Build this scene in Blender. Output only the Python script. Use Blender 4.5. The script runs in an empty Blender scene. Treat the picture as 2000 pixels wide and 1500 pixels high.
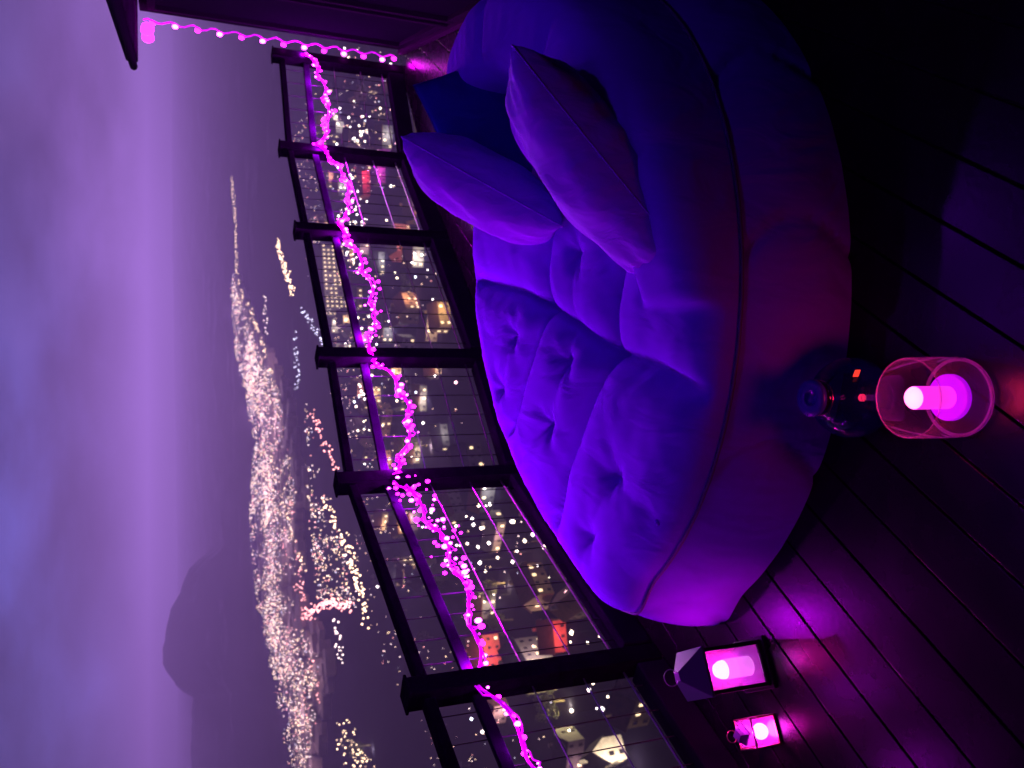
import bpy, bmesh, math, random
from mathutils import Vector, Matrix
from math import sin, cos, pi, sqrt, exp, atan2
random.seed(7)
S = bpy.context.scene
COL = S.collection

# ------------------------------------------------------------------ camera
PITCH = math.radians(22.43)
CAM = Vector((0, 0, 1.72))
cd = bpy.data.cameras.new('camera')
co = bpy.data.objects.new('camera', cd); COL.objects.link(co); S.camera = co
right = Vector((1, 0, 0)); fwd = Vector((0, cos(PITCH), -sin(PITCH))); down = Vector((0, -sin(PITCH), -cos(PITCH)))
ROLL = math.radians(0.22)
r2 = right*cos(ROLL) + down*sin(ROLL); d2 = down*cos(ROLL) - right*sin(ROLL)
# the phone was held turned on its side: the picture's right edge is towards the ground
M = Matrix((( d2.x, r2.x, -fwd.x, CAM.x), (d2.y, r2.y, -fwd.y, CAM.y), (d2.z, r2.z, -fwd.z, CAM.z), (0, 0, 0, 1)))
co.matrix_world = M
cd.sensor_width = 36; cd.sensor_fit = 'HORIZONTAL'; cd.lens = 36*1650/2000
cd.clip_start = 0.05; cd.clip_end = 40000
cd.dof.use_dof = True; cd.dof.focus_distance = 2.7; cd.dof.aperture_fstop = cd.lens/7.0
cd.dof.aperture_blades = 0

# ------------------------------------------------------------------ world: hazy purple night sky
w = bpy.data.worlds.new('World'); S.world = w; w.use_nodes = True
nt = w.node_tree; N = nt.nodes; Lk = nt.links
for n in list(N): N.remove(n)
def nd(t, **k):
    n = N.new(t)
    for a, b in k.items(): setattr(n, a, b)
    return n
def ramp(node, stops):
    e = node.color_ramp.elements
    while len(e) > 1: e.remove(e[-1])
    e[0].position = stops[0][0]; e[0].color = (*stops[0][1], 1)
    for p, c in stops[1:]:
        q = e.new(p); q.color = (*c, 1)
def lin(r, g, b):
    f = lambda v: (v/255/12.92) if v/255 <= .04045 else ((v/255+.055)/1.055)**2.4
    return (f(r), f(g), f(b))
out = nd('ShaderNodeOutputWorld'); bg = nd('ShaderNodeBackground'); tc = nd('ShaderNodeTexCoord')
sep = nd('ShaderNodeSeparateXYZ'); Lk.new(tc.outputs['Generated'], sep.inputs[0])
def math_(op, a, b=None, c=None):
    n = nd('ShaderNodeMath', operation=op)
    for i, v in enumerate((a, b, c)):
        if v is None: continue
        if isinstance(v, (int, float)): n.inputs[i].default_value = v
        else: Lk.new(v, n.inputs[i])
    return n.outputs[0]
mp = nd('ShaderNodeMapping'); mp.inputs['Scale'].default_value = (3, 3, 8)
Lk.new(tc.outputs['Generated'], mp.inputs[0])
nz = nd('ShaderNodeTexNoise'); nz.inputs['Scale'].default_value = 1.9; nz.inputs['Detail'].default_value = 8; nz.inputs['Roughness'].default_value = .5
Lk.new(mp.outputs[0], nz.inputs['Vector'])
nzc = math_('SUBTRACT', nz.outputs['Fac'], .5)
el = math_('ADD', sep.outputs['Z'], math_('MULTIPLY', nzc, .12))
elm = math_('MULTIPLY_ADD', el, 2.0, .08)      # -0.04..0.46 -> 0..1
az = math_('ARCTAN2', sep.outputs['X'], sep.outputs['Y'])
az2 = math_('ADD', az, math_('MULTIPLY', nzc, .6))
azm = math_('MULTIPLY_ADD', az2, 1.0, .5)
# three vertical profiles: left, middle, right of the view
K = .74
def prof(stops):
    r = nd('ShaderNodeValToRGB'); ramp(r, [(p, tuple(v*K for v in lin(*c))) for p, c in stops]); Lk.new(elm, r.inputs[0]); return r.outputs[0]
hi = (12, 10, 30)
rl = prof([(0, (70, 60, 112)), (.08, (82, 68, 128)), (.18, (82, 70, 134)), (.30, (72, 66, 128)), (.40, (72, 68, 134)), (.55, (40, 40, 92)), (.8, hi)])
rm = prof([(0, (96, 72, 136)), (.05, (108, 78, 142)), (.12, (112, 80, 150)), (.2, (98, 74, 146)), (.30, (90, 80, 164)), (.40, (84, 82, 168)), (.55, (48, 46, 106)), (.8, hi)])
rr = prof([(0, (104, 76, 146)), (.05, (116, 84, 154)), (.16, (138, 98, 184)), (.25, (122, 88, 172)), (.33, (94, 72, 140)), (.40, (84, 68, 134)), (.55, (50, 44, 100)), (.8, hi)])
def mix(f, a, b):
    n = nd('ShaderNodeMix', data_type='RGBA'); Lk.new(f, n.inputs[0]); Lk.new(a, n.inputs[6]); Lk.new(b, n.inputs[7]); return n.outputs[2]
def ss(v, a, b):
    n = nd('ShaderNodeMapRange', interpolation_type='SMOOTHSTEP'); Lk.new(v, n.inputs[0]); n.inputs[1].default_value = a; n.inputs[2].default_value = b; return n.outputs[0]
m1 = mix(ss(azm, .14, .50), rl, rm); m2 = mix(ss(azm, .52, .78), m1, rr)
br = math_('MULTIPLY_ADD', nzc, 2.9, 1.0)
vm_ = nd('ShaderNodeVectorMath', operation='SCALE'); Lk.new(m2, vm_.inputs[0]); Lk.new(br, vm_.inputs['Scale']); m2 = vm_.outputs[0]
front = ss(sep.outputs['Y'], -.25, .45)
dk_ = nd('ShaderNodeRGB'); dk_.outputs[0].default_value = (.004, .003, .010, 1)
Lk.new(mix(front, dk_.outputs[0], m2), bg.inputs[0]); bg.inputs[1].default_value = 1.0
Lk.new(bg.outputs[0], out.inputs[0])
sl_ = bpy.data.lights.new('last_light', 'SUN'); sl_.energy = 2.5; sl_.angle = math.radians(20); sl_.color = (1.0, .58, .90)
so = bpy.data.objects.new('last_light', sl_); COL.objects.link(so)
so.rotation_euler = Vector((.05, 1.0, .11)).to_track_quat('Z', 'Y').to_euler()
S.view_settings.view_transform = 'Standard'; S.view_settings.look = 'None'; S.view_settings.exposure = 0; S.view_settings.gamma = 1
S.cycles.max_bounces = 6; S.cycles.transparent_max_bounces = 12; S.cycles.volume_bounces = 0
S.cycles.use_denoising = True
try: S.cycles.sample_clamp_indirect = 4
except Exception: pass

# ------------------------------------------------------------------ helpers
def mat(name, color, rough=.6, metal=0, noise=None, rv=.12, bump=None, emis=None, es=0, spec=.5, sample=None, trans=0, sheen=0):
    m = bpy.data.materials.new(name); m.use_nodes = True
    t = m.node_tree; b = t.nodes['Principled BSDF']
    b.inputs['Base Color'].default_value = (*color, 1); b.inputs['Roughness'].default_value = rough
    b.inputs['Metallic'].default_value = metal; b.inputs['Specular IOR Level'].default_value = spec
    b.inputs['Transmission Weight'].default_value = trans
    if sheen: b.inputs['Sheen Weight'].default_value = sheen
    if emis: b.inputs['Emission Color'].default_value = (*emis, 1); b.inputs['Emission Strength'].default_value = es
    tcn = t.nodes.new('ShaderNodeTexCoord')
    if noise:
        sc, amt = noise
        n = t.nodes.new('ShaderNodeTexNoise'); n.inputs['Scale'].default_value = sc; n.inputs['Detail'].default_value = 6
        t.links.new(tcn.outputs['Object'], n.inputs['Vector'])
        r = t.nodes.new('ShaderNodeValToRGB')
        r.color_ramp.elements[0].position = .3; r.color_ramp.elements[1].position = .72
        r.color_ramp.elements[0].color = (*[c*(1-amt) for c in color], 1)
        r.color_ramp.elements[1].color = (*[min(1, c*(1+amt)) for c in color], 1)
        t.links.new(n.outputs['Fac'], r.inputs[0]); t.links.new(r.outputs[0], b.inputs['Base Color'])
        mr = t.nodes.new('ShaderNodeMapRange'); mr.inputs[3].default_value = max(0, rough-rv); mr.inputs[4].default_value = min(1, rough+rv)
        t.links.new(n.outputs['Fac'], mr.inputs[0]); t.links.new(mr.outputs[0], b.inputs['Roughness'])
    if bump:
        sc, st = bump
        n = t.nodes.new('ShaderNodeTexNoise'); n.inputs['Scale'].default_value = sc; n.inputs['Detail'].default_value = 4
        t.links.new(tcn.outputs['Object'], n.inputs['Vector'])
        bp = t.nodes.new('ShaderNodeBump'); bp.inputs['Strength'].default_value = st; bp.inputs['Distance'].default_value = .01
        t.links.new(n.outputs['Fac'], bp.inputs['Height']); t.links.new(bp.outputs[0], b.inputs['Normal'])
    if sample: m.cycles.emission_sampling = sample
    return m

def fabric(name, color, scale=1.0, crease=.35):
    m = mat(name, color, rough=.9, noise=(3, .06), spec=0)
    t = m.node_tree; b = t.nodes['Principled BSDF']; tcn = [n for n in t.nodes if n.type == 'TEX_COORD'][0]
    n1 = t.nodes.new('ShaderNodeTexNoise'); n1.inputs['Scale'].default_value = 9*scale; n1.inputs['Detail'].default_value = 3; n1.inputs['Distortion'].default_value = .6
    mpp = t.nodes.new('ShaderNodeMapping'); mpp.inputs['Scale'].default_value = (1, .35, .6); mpp.inputs['Rotation'].default_value = (0, 0, .5)
    t.links.new(tcn.outputs['Object'], mpp.inputs[0]); t.links.new(mpp.outputs[0], n1.inputs['Vector'])
    w2 = t.nodes.new('ShaderNodeTexNoise'); w2.inputs['Scale'].default_value = 420; w2.inputs['Detail'].default_value = 2
    t.links.new(tcn.outputs['Object'], w2.inputs['Vector'])
    b1 = t.nodes.new('ShaderNodeBump'); b1.inputs['Strength'].default_value = crease; b1.inputs['Distance'].default_value = .03
    b2 = t.nodes.new('ShaderNodeBump'); b2.inputs['Strength'].default_value = .25; b2.inputs['Distance'].default_value = .002
    t.links.new(n1.outputs['Fac'], b1.inputs['Height']); t.links.new(b1.outputs[0], b2.inputs['Normal'])
    t.links.new(w2.outputs['Fac'], b2.inputs['Height']); t.links.new(b2.outputs[0], b.inputs['Normal'])
    return m

class MB:
    def __init__(s): s.v = []; s.f = []; s.mi = []; s.cur = 0
    def add(s, vs, fs):
        o = len(s.v); s.v += [tuple(v) for v in vs]; s.f += [tuple(o+i for i in f) for f in fs]; s.mi += [s.cur]*len(fs); return s
    def box(s, c, size, ax=None, rz=0):
        if ax is None: ax = (Vector((cos(rz), sin(rz), 0)), Vector((-sin(rz), cos(rz), 0)), Vector((0, 0, 1)))
        c = Vector(c); h = [x/2 for x in size]
        vs = [c+ax[0]*h[0]*i+ax[1]*h[1]*j+ax[2]*h[2]*k for i in (-1, 1) for j in (-1, 1) for k in (-1, 1)]
        return s.add(vs, [(0, 1, 3, 2), (4, 6, 7, 5), (0, 4, 5, 1), (2, 3, 7, 6), (0, 2, 6, 4), (1, 5, 7, 3)])
    def bar(s, a, b, wd, ht, up=Vector((0, 0, 1))):
        a = Vector(a); b = Vector(b); d = (b-a); L = d.length; d.normalize()
        sd = d.cross(up).normalized(); u = sd.cross(d)
        return s.box((a+b)/2, (L, wd, ht), (d, sd, u))
    def tube(s, pts, r, n=6, closed=False):
        pts = [Vector(p) for p in pts]; rings = []; m = len(pts); pu = None
        o = len(s.v); vs = []
        for i, p in enumerate(pts):
            if closed: t = pts[(i+1) % m]-pts[i-1]
            else: t = pts[min(i+1, m-1)]-pts[max(i-1, 0)]
            t.normalize()
            if pu is None: pu = t.orthogonal().normalized()
            u = (pu - t*pu.dot(t));
            if u.length < 1e-6: u = t.orthogonal()
            u.normalize(); pu = u; v = t.cross(u)
            rr_ = r[i] if isinstance(r, (list, tuple)) else r
            vs += [p+(u*cos(2*pi*k/n)+v*sin(2*pi*k/n))*rr_ for k in range(n)]
        fs = []
        for i in range(m if closed else m-1):
            j = (i+1) % m
            for k in range(n): fs.append((i*n+k, i*n+(k+1) % n, j*n+(k+1) % n, j*n+k))
        if not closed: fs += [tuple(range(n))[::-1], tuple((m-1)*n+k for k in range(n))]
        return s.add(vs, fs)
    def lathe(s, prof, c=(0, 0, 0), n=40, cap=False):
        vs = [(c[0]+r*cos(2*pi*k/n), c[1]+r*sin(2*pi*k/n), c[2]+z) for r, z in prof for k in range(n)]
        fs = [(i*n+k, i*n+(k+1) % n, (i+1)*n+(k+1) % n, (i+1)*n+k) for i in range(len(prof)-1) for k in range(n)]
        if cap: fs += [tuple(range(n))[::-1], tuple((len(prof)-1)*n+k for k in range(n))]
        return s.add(vs, fs)
    def octa(s, c, r, rz=None):
        c = Vector(c); rz = rz or r
        vs = [c+Vector(d) for d in ((r, 0, 0), (-r, 0, 0), (0, r, 0), (0, -r, 0), (0, 0, rz), (0, 0, -rz))]
        return s.add(vs, [(0, 2, 4), (2, 1, 4), (1, 3, 4), (3, 0, 4), (2, 0, 5), (1, 2, 5), (3, 1, 5), (0, 3, 5)])
    def build(s, name, m, parent=None, smooth=False, bevel=0, sub=0):
        me = bpy.data.meshes.new(name); me.from_pydata(s.v, [], s.f)
        for x in (m if isinstance(m, (list, tuple)) else [m]): me.materials.append(x)
        me.polygons.foreach_set('material_index', s.mi)
        me.update()
        bm = bmesh.new(); bm.from_mesh(me); bmesh.ops.recalc_face_normals(bm, faces=bm.faces); bm.to_mesh(me); bm.free()
        if smooth: me.polygons.foreach_set('use_smooth', [True]*len(me.polygons))
        o = bpy.data.objects.new(name, me); COL.objects.link(o)
        if parent:
            o.parent = parent
            o.matrix_parent_inverse = Matrix.Translation(parent.location).inverted() if parent.get('wp') else Matrix.Identity(4)
        if bevel:
            b = o.modifiers.new('bevel', 'BEVEL'); b.width = bevel; b.segments = 2; b.limit_method = 'ANGLE'
        if sub:
            b = o.modifiers.new('sub', 'SUBSURF'); b.levels = sub; b.render_levels = sub
        return o
def tag(o, label=None, cat=None, group=None, kind=None):
    if label: o['label'] = label
    if cat: o['category'] = cat
    if group: o['group'] = group
    if kind: o['kind'] = kind
    return o
def thing(name, loc, label, cat, group=None, rz=0):
    o = bpy.data.objects.new(name, None); COL.objects.link(o); o.location = loc; o.rotation_euler = (0, 0, rz)
    o.empty_display_size = .1
    return tag(o, label, cat, group)
def kids(o, lst): return [c for c in lst if c.parent == o]
def point(name, loc, col, e, r=.01, parent=None):
    l = bpy.data.lights.new(name, 'POINT'); l.energy = e; l.color = col; l.shadow_soft_size = r
    o = bpy.data.objects.new(name, l); COL.objects.link(o); o.location = loc
    if parent: o.parent = parent
    return o
def lerp(a, b, t): return a+(b-a)*t
def sstep(a, b, x):
    t = min(1, max(0, (x-a)/(b-a))); return t*t*(3-2*t)

# ------------------------------------------------------------------ terrain
ZV = -108.0
def hnoise(x, y):
    return (sin(x*.011+1.3)*cos(y*.009+.4)+.5*sin(x*.027+y*.013)+.3*cos(y*.041-x*.019))
def terr(x, y):
    z = ZV + 1.2*hnoise(x, y)*sstep(30, 200, math.hypot(x, y))
    r = math.hypot(x, y+10)
    z = lerp(-3.5, z, sstep(6, 120, r)**.75) if r < 120 else z          # the slope the terrace stands on
    # far land rising into the haze
    z += 42*sstep(1500, 7000, y)*(1+.3*sin(x*.0011))
    # dark wooded mountain behind the town, left of the view
    a = (x+.265*y)/(.080*y+1); dd = (y-1900)/330.
    ridge = max(0, 1-abs(a)**2.6)
    z += 84*ridge**.6*exp(-dd*dd) if y > 900 else 0
    a2 = (x+.40*y)/(.17*y+1); dd = (y-2100)/400.
    z += (47+3*sin(x*.02))*max(0, 1-abs(a2)**2.2)**.7*exp(-dd*dd) if y > 900 else 0
    if y > 900: z += (3.2*sin(x*.021+y*.017)*cos(x*.013-y*.029)+1.8*sin(x*.063+1.2*sin(y*.02))+1.0*sin(x*.16+y*.05))*sstep(1300, 1700, y)
    return z
ys = [-60+i*6 for i in range(20)]; y = 60
while y < 6100: ys.append(y); y *= 1.028
MBt = MB(); nx = 260
vs = []; 
for y in ys:
    half = max(160, abs(y)*1.1)
    for i in range(nx+1):
        x = -half+2*half*i/nx; vs.append((x, y, terr(x, y)))
fs = [(j*(nx+1)+i, j*(nx+1)+i+1, (j+1)*(nx+1)+i+1, (j+1)*(nx+1)+i) for j in range(len(ys)-1) for i in range(nx)]
MBt.add(vs, fs)
mt = mat('ground_night', (.06, .055, .07), rough=1, spec=0)
t = mt.node_tree; b = t.nodes['Principled BSDF']; tcn = t.nodes['Texture Coordinate']
n = t.nodes.new('ShaderNodeTexNoise'); n.inputs['Scale'].default_value = .0045; n.inputs['Detail'].default_value = 9; n.inputs['Roughness'].default_value = .62
t.links.new(tcn.outputs['Object'], n.inputs['Vector'])
r = t.nodes.new('ShaderNodeValToRGB'); ramp(r, [(.42, (.003, .003, .008)), (.56, (.008, .007, .02)), (.66, (.09, .08, .15))])
t.links.new(n.outputs['Fac'], r.inputs[0]); t.links.new(r.outputs[0], b.inputs['Base Color'])
terrain = MBt.build('terrain', mt, smooth=True); tag(terrain, kind='structure')

# ------------------------------------------------------------------ haze
hz = MB(); hz.box((0, 3000, -20), (16000, 6400, 240))
mh = bpy.data.materials.new('haze'); mh.use_nodes = True
for q in list(mh.node_tree.nodes):
    if q.type != 'OUTPUT_MATERIAL': mh.node_tree.nodes.remove(q)
pv = mh.node_tree.nodes.new('ShaderNodeVolumePrincipled')
pv.inputs['Color'].default_value = (.50, .40, 1.0, 1); pv.inputs['Density'].default_value = 0.00044; pv.inputs['Anisotropy'].default_value = .5
mh.node_tree.links.new(pv.outputs[0], [q for q in mh.node_tree.nodes if q.type == 'OUTPUT_MATERIAL'][0].inputs['Volume'])
haze = hz.build('haze', mh); tag(haze, kind='stuff')
haze['label'] = 'purple night haze hanging over the town and valley'

# ------------------------------------------------------------------ materials
M_rail = mat('rail_wood', (.004, .003, .005), rough=.7, spec=0, noise=(14, .5), bump=(40, .3))
M_mid = mat('middle_rail_wood', (.009, .005, .014), rough=.7, spec=0, noise=(14, .4))
M_curb = mat('curb_metal', (.008, .007, .012), rough=.7, spec=0, noise=(5, .4))
M_wire = mat('wire_steel', (.35, .35, .38), rough=.3, metal=1)
M_deck = mat('deck_boards', (.0032, .0024, .0034), rough=.27, rv=.05, noise=(7, .45), bump=(60, .04), spec=.28)
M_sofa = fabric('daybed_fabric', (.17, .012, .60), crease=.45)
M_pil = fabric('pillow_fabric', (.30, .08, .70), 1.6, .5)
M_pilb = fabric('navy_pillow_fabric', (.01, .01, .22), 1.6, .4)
M_cord = mat('cord', (.07, .05, .16), rough=.7)
M_black = mat('black_metal', (.010, .010, .014), rough=.5, spec=.15, noise=(20, .4))
M_dark = mat('dark_cladding', (.006, .006, .008), rough=.7, spec=0, noise=(4, .5))

# ------------------------------------------------------------------ deck
posts = [(2.416, 6.384), (1.632, 6.0), (.944, 5.28), (.144, 4.48), (-.464, 3.968), (-1.04, 2.752), (-1.66, 1.50), (-2.3, .2)]
inner = [(2.75, 6.62)]+posts+[(-2.6, -1.2), (3.2, -1.2)]
area = sum(inner[i][0]*inner[(i+1) % len(inner)][1]-inner[(i+1) % len(inner)][0]*inner[i][1] for i in range(len(inner)))
if area < 0: inner = inner[::-1]
hull = [p for p in inner if p not in ((.144, 4.48),)]
def clip(poly, p0, nrm):
    o = []
    for i in range(len(poly)):
        a = poly[i]; c = poly[(i+1) % len(poly)]
        da = (a[0]-p0[0])*nrm[0]+(a[1]-p0[1])*nrm[1]; dc = (c[0]-p0[0])*nrm[0]+(c[1]-p0[1])*nrm[1]
        if da >= 0: o.append(a)
        if (da >= 0) != (dc >= 0):
            q = da/(da-dc); o.append((lerp(a[0], c[0], q), lerp(a[1], c[1], q)))
    return o
dv = Vector((-.55, -.835)).normalized(); nv = Vector((.835, -.55)).normalized()
dk = MB(); BW = .145
k = -4.8
for i in range(60):
    k0 = -6.0+i*BW
    g = .0035
    poly = [tuple(nv*(k0+g)+dv*(-9)), tuple(nv*(k0+g)+dv*9), tuple(nv*(k0+BW-g)+dv*9), tuple(nv*(k0+BW-g)+dv*(-9))]
    for j in range(len(hull)):
        a = hull[j]; c = hull[(j+1) % len(hull)]
        if len(poly) < 3: break
        poly = clip(poly, a, (-(c[1]-a[1]), c[0]-a[0]))
    if len(poly) >= 3:
        nn = len(poly); dz = random.uniform(-.0012, .0012)
        dk.add([(p[0], p[1], dz) for p in poly]+[(p[0], p[1], -.028) for p in poly], [tuple(range(nn)), tuple(range(nn, 2*nn))[::-1]]+[(a, (a+1) % nn, (a+1) % nn+nn, a+nn) for a in range(nn)])
deck = dk.build('deck', M_deck, bevel=.003); tag(deck, kind='structure')
sub = MB(); nn = len(hull)
sub.add([(p[0], p[1], -.03) for p in hull]+[(p[0], p[1], -.5) for p in hull], [tuple(range(nn)), tuple(range(nn, 2*nn))[::-1]]+[(a, (a+1) % nn, (a+1) % nn+nn, a+nn) for a in range(nn)])
tag(sub.build('deck_base', M_black), kind='structure')

# ------------------------------------------------------------------ railing
rail = thing('railing', (0, 0, 0), 'black timber railing with wire mesh panels along the terrace edge', 'railing')
TOP = .907; CZ = .12; MID = .735
cen = Vector((.6, 2.5))
for i, p in enumerate(posts):
    q = (Vector(posts[min(i+1, 7)])-Vector(posts[max(i-1, 0)])).normalized(); rz = atan2(q.y, q.x)
    m_ = MB(); m_.box((p[0], p[1], (TOP+.06)/2), (.076, .085, TOP+.06), rz=rz); po = m_.build('post', M_rail, rail, bevel=.004)
    m_ = MB(); m_.box((p[0], p[1], TOP+.066), (.088, .098, .011), rz=rz); m_.build('post_cap', M_rail, po, bevel=.003)
mi = []
for i in range(7):
    a = Vector((*posts[i], 0)); c = Vector((*posts[i+1], 0)); d = (c-a).normalized(); L = (c-a).length; sd = Vector((-d.y, d.x, 0))
    if sd.dot(Vector((cen.x, cen.y, 0))-a) < 0: sd = -sd
    a1 = a+d*.05; c1 = c-d*.05
    m_ = MB(); m_.bar(a1+Vector((0, 0, TOP)), c1+Vector((0, 0, TOP)), .055, .04); m_.build('top_rail', M_rail, rail, bevel=.006)
    m_ = MB(); m_.bar(a1+Vector((0, 0, MID)), c1+Vector((0, 0, MID)), .022, .045); m_.build('middle_rail', M_mid, rail, bevel=.004)
    m_ = MB(); m_.bar(a1+Vector((0, 0, CZ/2)), c1+Vector((0, 0, CZ/2)), .09, CZ); m_.build('bottom_rail', M_curb, rail, bevel=.006)
    m_ = MB(); nrod = int(L/.115)
    for k in range(1, nrod):
        q = a.lerp(c, k/nrod); m_.tube([q+Vector((0, 0, CZ)), q+Vector((0, 0, TOP-.02))], .0022, 5)
    m_.build('rod', M_black, rail)['kind'] = 'stuff'; m_ = MB()
    for z in (CZ+.045, .33, .53):
        off = sd*.004; m_.tube([a1+off+Vector((0, 0, z)), c1+off+Vector((0, 0, z))], .0042 if z < .2 else .0028, 5)
    m_.build('cable', M_wire, rail)

# ------------------------------------------------------------------ garland on the railing
M_bulb = mat('lit_bulb', (.9, .3, .9), emis=(1.0, .012, 1.0), es=9, sample='NONE')
M_bulb2 = mat('bright_bulb', (.9, .3, .9), emis=(1.0, .07, 1.0), es=14, sample='NONE')
M_glow = mat('wire_bloom_glow', (.8, .08, .8), rough=.4, emis=(.8, .0, 1.0), es=.5, sample='NONE')  # bloom of the bulbs put into the cord as glow; the cord is no lamp
garl = thing('string_lights', (0, 0, MID), 'magenta string lights wound along the middle rail of the terrace railing', 'string lights')
garl.location = (0, 0, 0)
sags = [.10, .13, .11, .15, .10, .24, .3]
offs = [-.02, .0, .0, 0, .01, .03, .03]
path = []
for i in range(7):
    a = Vector((*posts[i], 0)); c = Vector((*posts[i+1], 0)); d = (c-a).normalized(); sd = Vector((-d.y, d.x, 0))
    if sd.dot(Vector((cen.x, cen.y, 0))-a) < 0: sd = -sd
    n = 46
    for k in range(n):
        tt = k/n
        ph = tt*26+i
        sag = sags[i]*sin(pi*tt)**.8 if i < 5 else sags[i]*tt
        q = a.lerp(c, tt)+sd*(.045+.022*sin(ph))+Vector((0, 0, MID-.01-sag+.016*cos(ph)))
        path.append(q)
m_ = MB(); m_.tube(path, .0055, 6); m_.build('cord', M_glow, garl)
# second strand wound on top of the first
path2 = [p+Vector((random.uniform(-.012, .012), random.uniform(-.012, .012), random.uniform(-.03, .018))) for p in path]
m_ = MB(); m_.tube(path2, .0035, 5); m_.build('cord', M_glow, garl)
def ico(r):
    mb = MB(); prof_ = [(r*sin(pi*k/6)+1e-5, -r*cos(pi*k/6)) for k in range(7)]; mb.lathe(prof_, n=10); return mb
bul = []
nb = 0
proto = None; proto2 = None
cand = []
for i, q in enumerate(path):
    seg = i//46; tt = (i % 46)/46
    dens = [1.7, 1.7, 1.5, 1.5, 2.6 if tt < .62 else 1.2, .8, .7][seg]
    m_k = int(dens)+(1 if random.random() < dens-int(dens) else 0)
    spread = .05 if (seg == 4 and tt < .6) else .014
    for k in range(m_k):
        cand.append(q+Vector((random.gauss(0, spread*.5), random.gauss(0, spread*.5), -.006+random.gauss(-.35*spread, spread))))
cand.sort(key=lambda q: (q-CAM).length)
# the nearest bulbs that show are parts of their own, the rest one part
vis = [q for q in cand if q.y > 1.9]
rest = MB()
for i, q in enumerate(vis):
    rr_ = random.choice((.0035, .005, .007, .010))*random.uniform(.85, 1.1)
    if i < 100:
        mb = MB(); mb.lathe([(rr_*sin(pi*k/6)+1e-5, -rr_*cos(pi*k/6)*1.3) for k in range(7)], n=8)
        o = mb.build('bulb', M_bulb2 if random.random() < .35 else M_bulb, garl, smooth=True); o.location = q
    else:
        rest.cur = 1 if random.random() < .25 else 0
        rest.lathe([(rr_*sin(pi*k/5)+1e-5, -rr_*cos(pi*k/5)*1.3) for k in range(6)], c=q, n=6)
o = rest.build('bulbs', [M_bulb, M_bulb2], garl, smooth=True); o['kind'] = 'stuff'
LV = (.20, .0, 1.0)
for i in range(0, len(path), 12):
    q = path[i]
    if q.y < 1.2: continue
    a = point('garland_light', q+Vector((0, 0, .02)), (.62, .0, 1.0), 14.0 if q.y > 2.6 else 2.0, .012, garl)

# added violet fill lamps hung as a string above the view, lighting the daybed
fe = thing('fill_lights', (-1.66, 1.5, 0), 'added violet fill lights on a string high above the daybed, out of view', 'string lights')
fb_ = Vector((4.1, 3.6, 3.05)); fa = Vector((0, 0, 3.05))
fpts = [fa.lerp(fb_, k/40)-Vector((0, 0, .25*sin(pi*k/40))) for k in range(41)]
for q, z0 in ((fa, TOP), (fb_, 2.0)):
    m_ = MB(); m_.tube([(q.x, q.y, z0), (q.x, q.y, 3.08)], .018, 8); m_.build('fill_light_pole', M_black, fe, smooth=True)
m_ = MB(); m_.tube(fpts, .004, 5); m_.build('cord', M_black, fe)
fc = Vector((3.45, .35, 2.95)); fp2 = [fa.lerp(fc, k/40)-Vector((0, 0, .22*sin(pi*k/40))) for k in range(41)]  # second added strand, unseen, to brighten the near backrest
m_ = MB(); m_.tube([(fc.x, fc.y, 2.0), (fc.x, fc.y, 3.0)], .018, 8); m_.build('fill_light_pole', M_black, fe, smooth=True)
m_ = MB(); m_.tube(fp2, .004, 5); m_.build('cord', M_black, fe)
M_vb = mat('violet_fill_bulb', (.4, .1, .9), emis=(.3, .02, 1), es=8, sample='NONE')
for k, e_ in ((8, 4), (10, 5), (12, 7), (15, 7), (20, 8), (26, 12), (-29, 5), (-33, 17)):
    q_ = fpts[k] if k > 0 else fp2[-k]; m_ = MB(); m_.lathe([(.03*sin(pi*j/8)+1e-5, -.035*cos(pi*j/8)) for j in range(9)], c=q_-Vector((0, 0, .045)), n=14); m_.build('bulb', M_vb, fe, smooth=True)
    point('bulb_light', q_-Vector((0, 0, .11)), (.22, 0, 1.0), e_, .03, fe)

# ------------------------------------------------------------------ daybed
CX, CY = .30, 2.97
near = [(.3+1.178*cos(math.radians(a)), 3.01+1.178*sin(math.radians(a))) for a in range(218, 412, 6)]
far = [(.86, 3.72), (.62, 3.755), (.35, 3.73), (.08, 3.62), (-.20, 3.44), (-.40, 3.20), (-.555, 2.95), (-.67, 2.70), (-.755, 2.50), (-.745, 2.36)]
ol = near+far
# radial outline function by angle, smoothed
NA = 384
def ray_r(th):
    d = Vector((cos(th), sin(th))); best = 0
    for i in range(len(ol)):
        a = Vector(ol[i])-Vector((CX, CY)); c = Vector(ol[(i+1) % len(ol)])-Vector((CX, CY)); e = c-a
        den = d.x*e.y-d.y*e.x
        if abs(den) < 1e-9: continue
        tt = (a.x*e.y-a.y*e.x)/den; u = (a.x*d.y-a.y*d.x)/den
        if tt > 0 and -1e-6 <= u <= 1+1e-6: best = max(best, tt)
    return best
RO = [ray_r(2*pi*k/NA) for k in range(NA)]
for _ in range(3): RO = [(RO[k-1]+2*RO[k]+RO[(k+1) % NA])/4 for k in range(NA)]
def seg_d(p, a, b):
    a = Vector(a); b = Vector(b); e = b-a; u = max(0, min(1, (p-a).dot(e)/e.length_squared)); return (p-a-e*u).length
def pl_d(p, pl): return min(seg_d(p, pl[i], pl[i+1]) for i in range(len(pl)-1))
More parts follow.
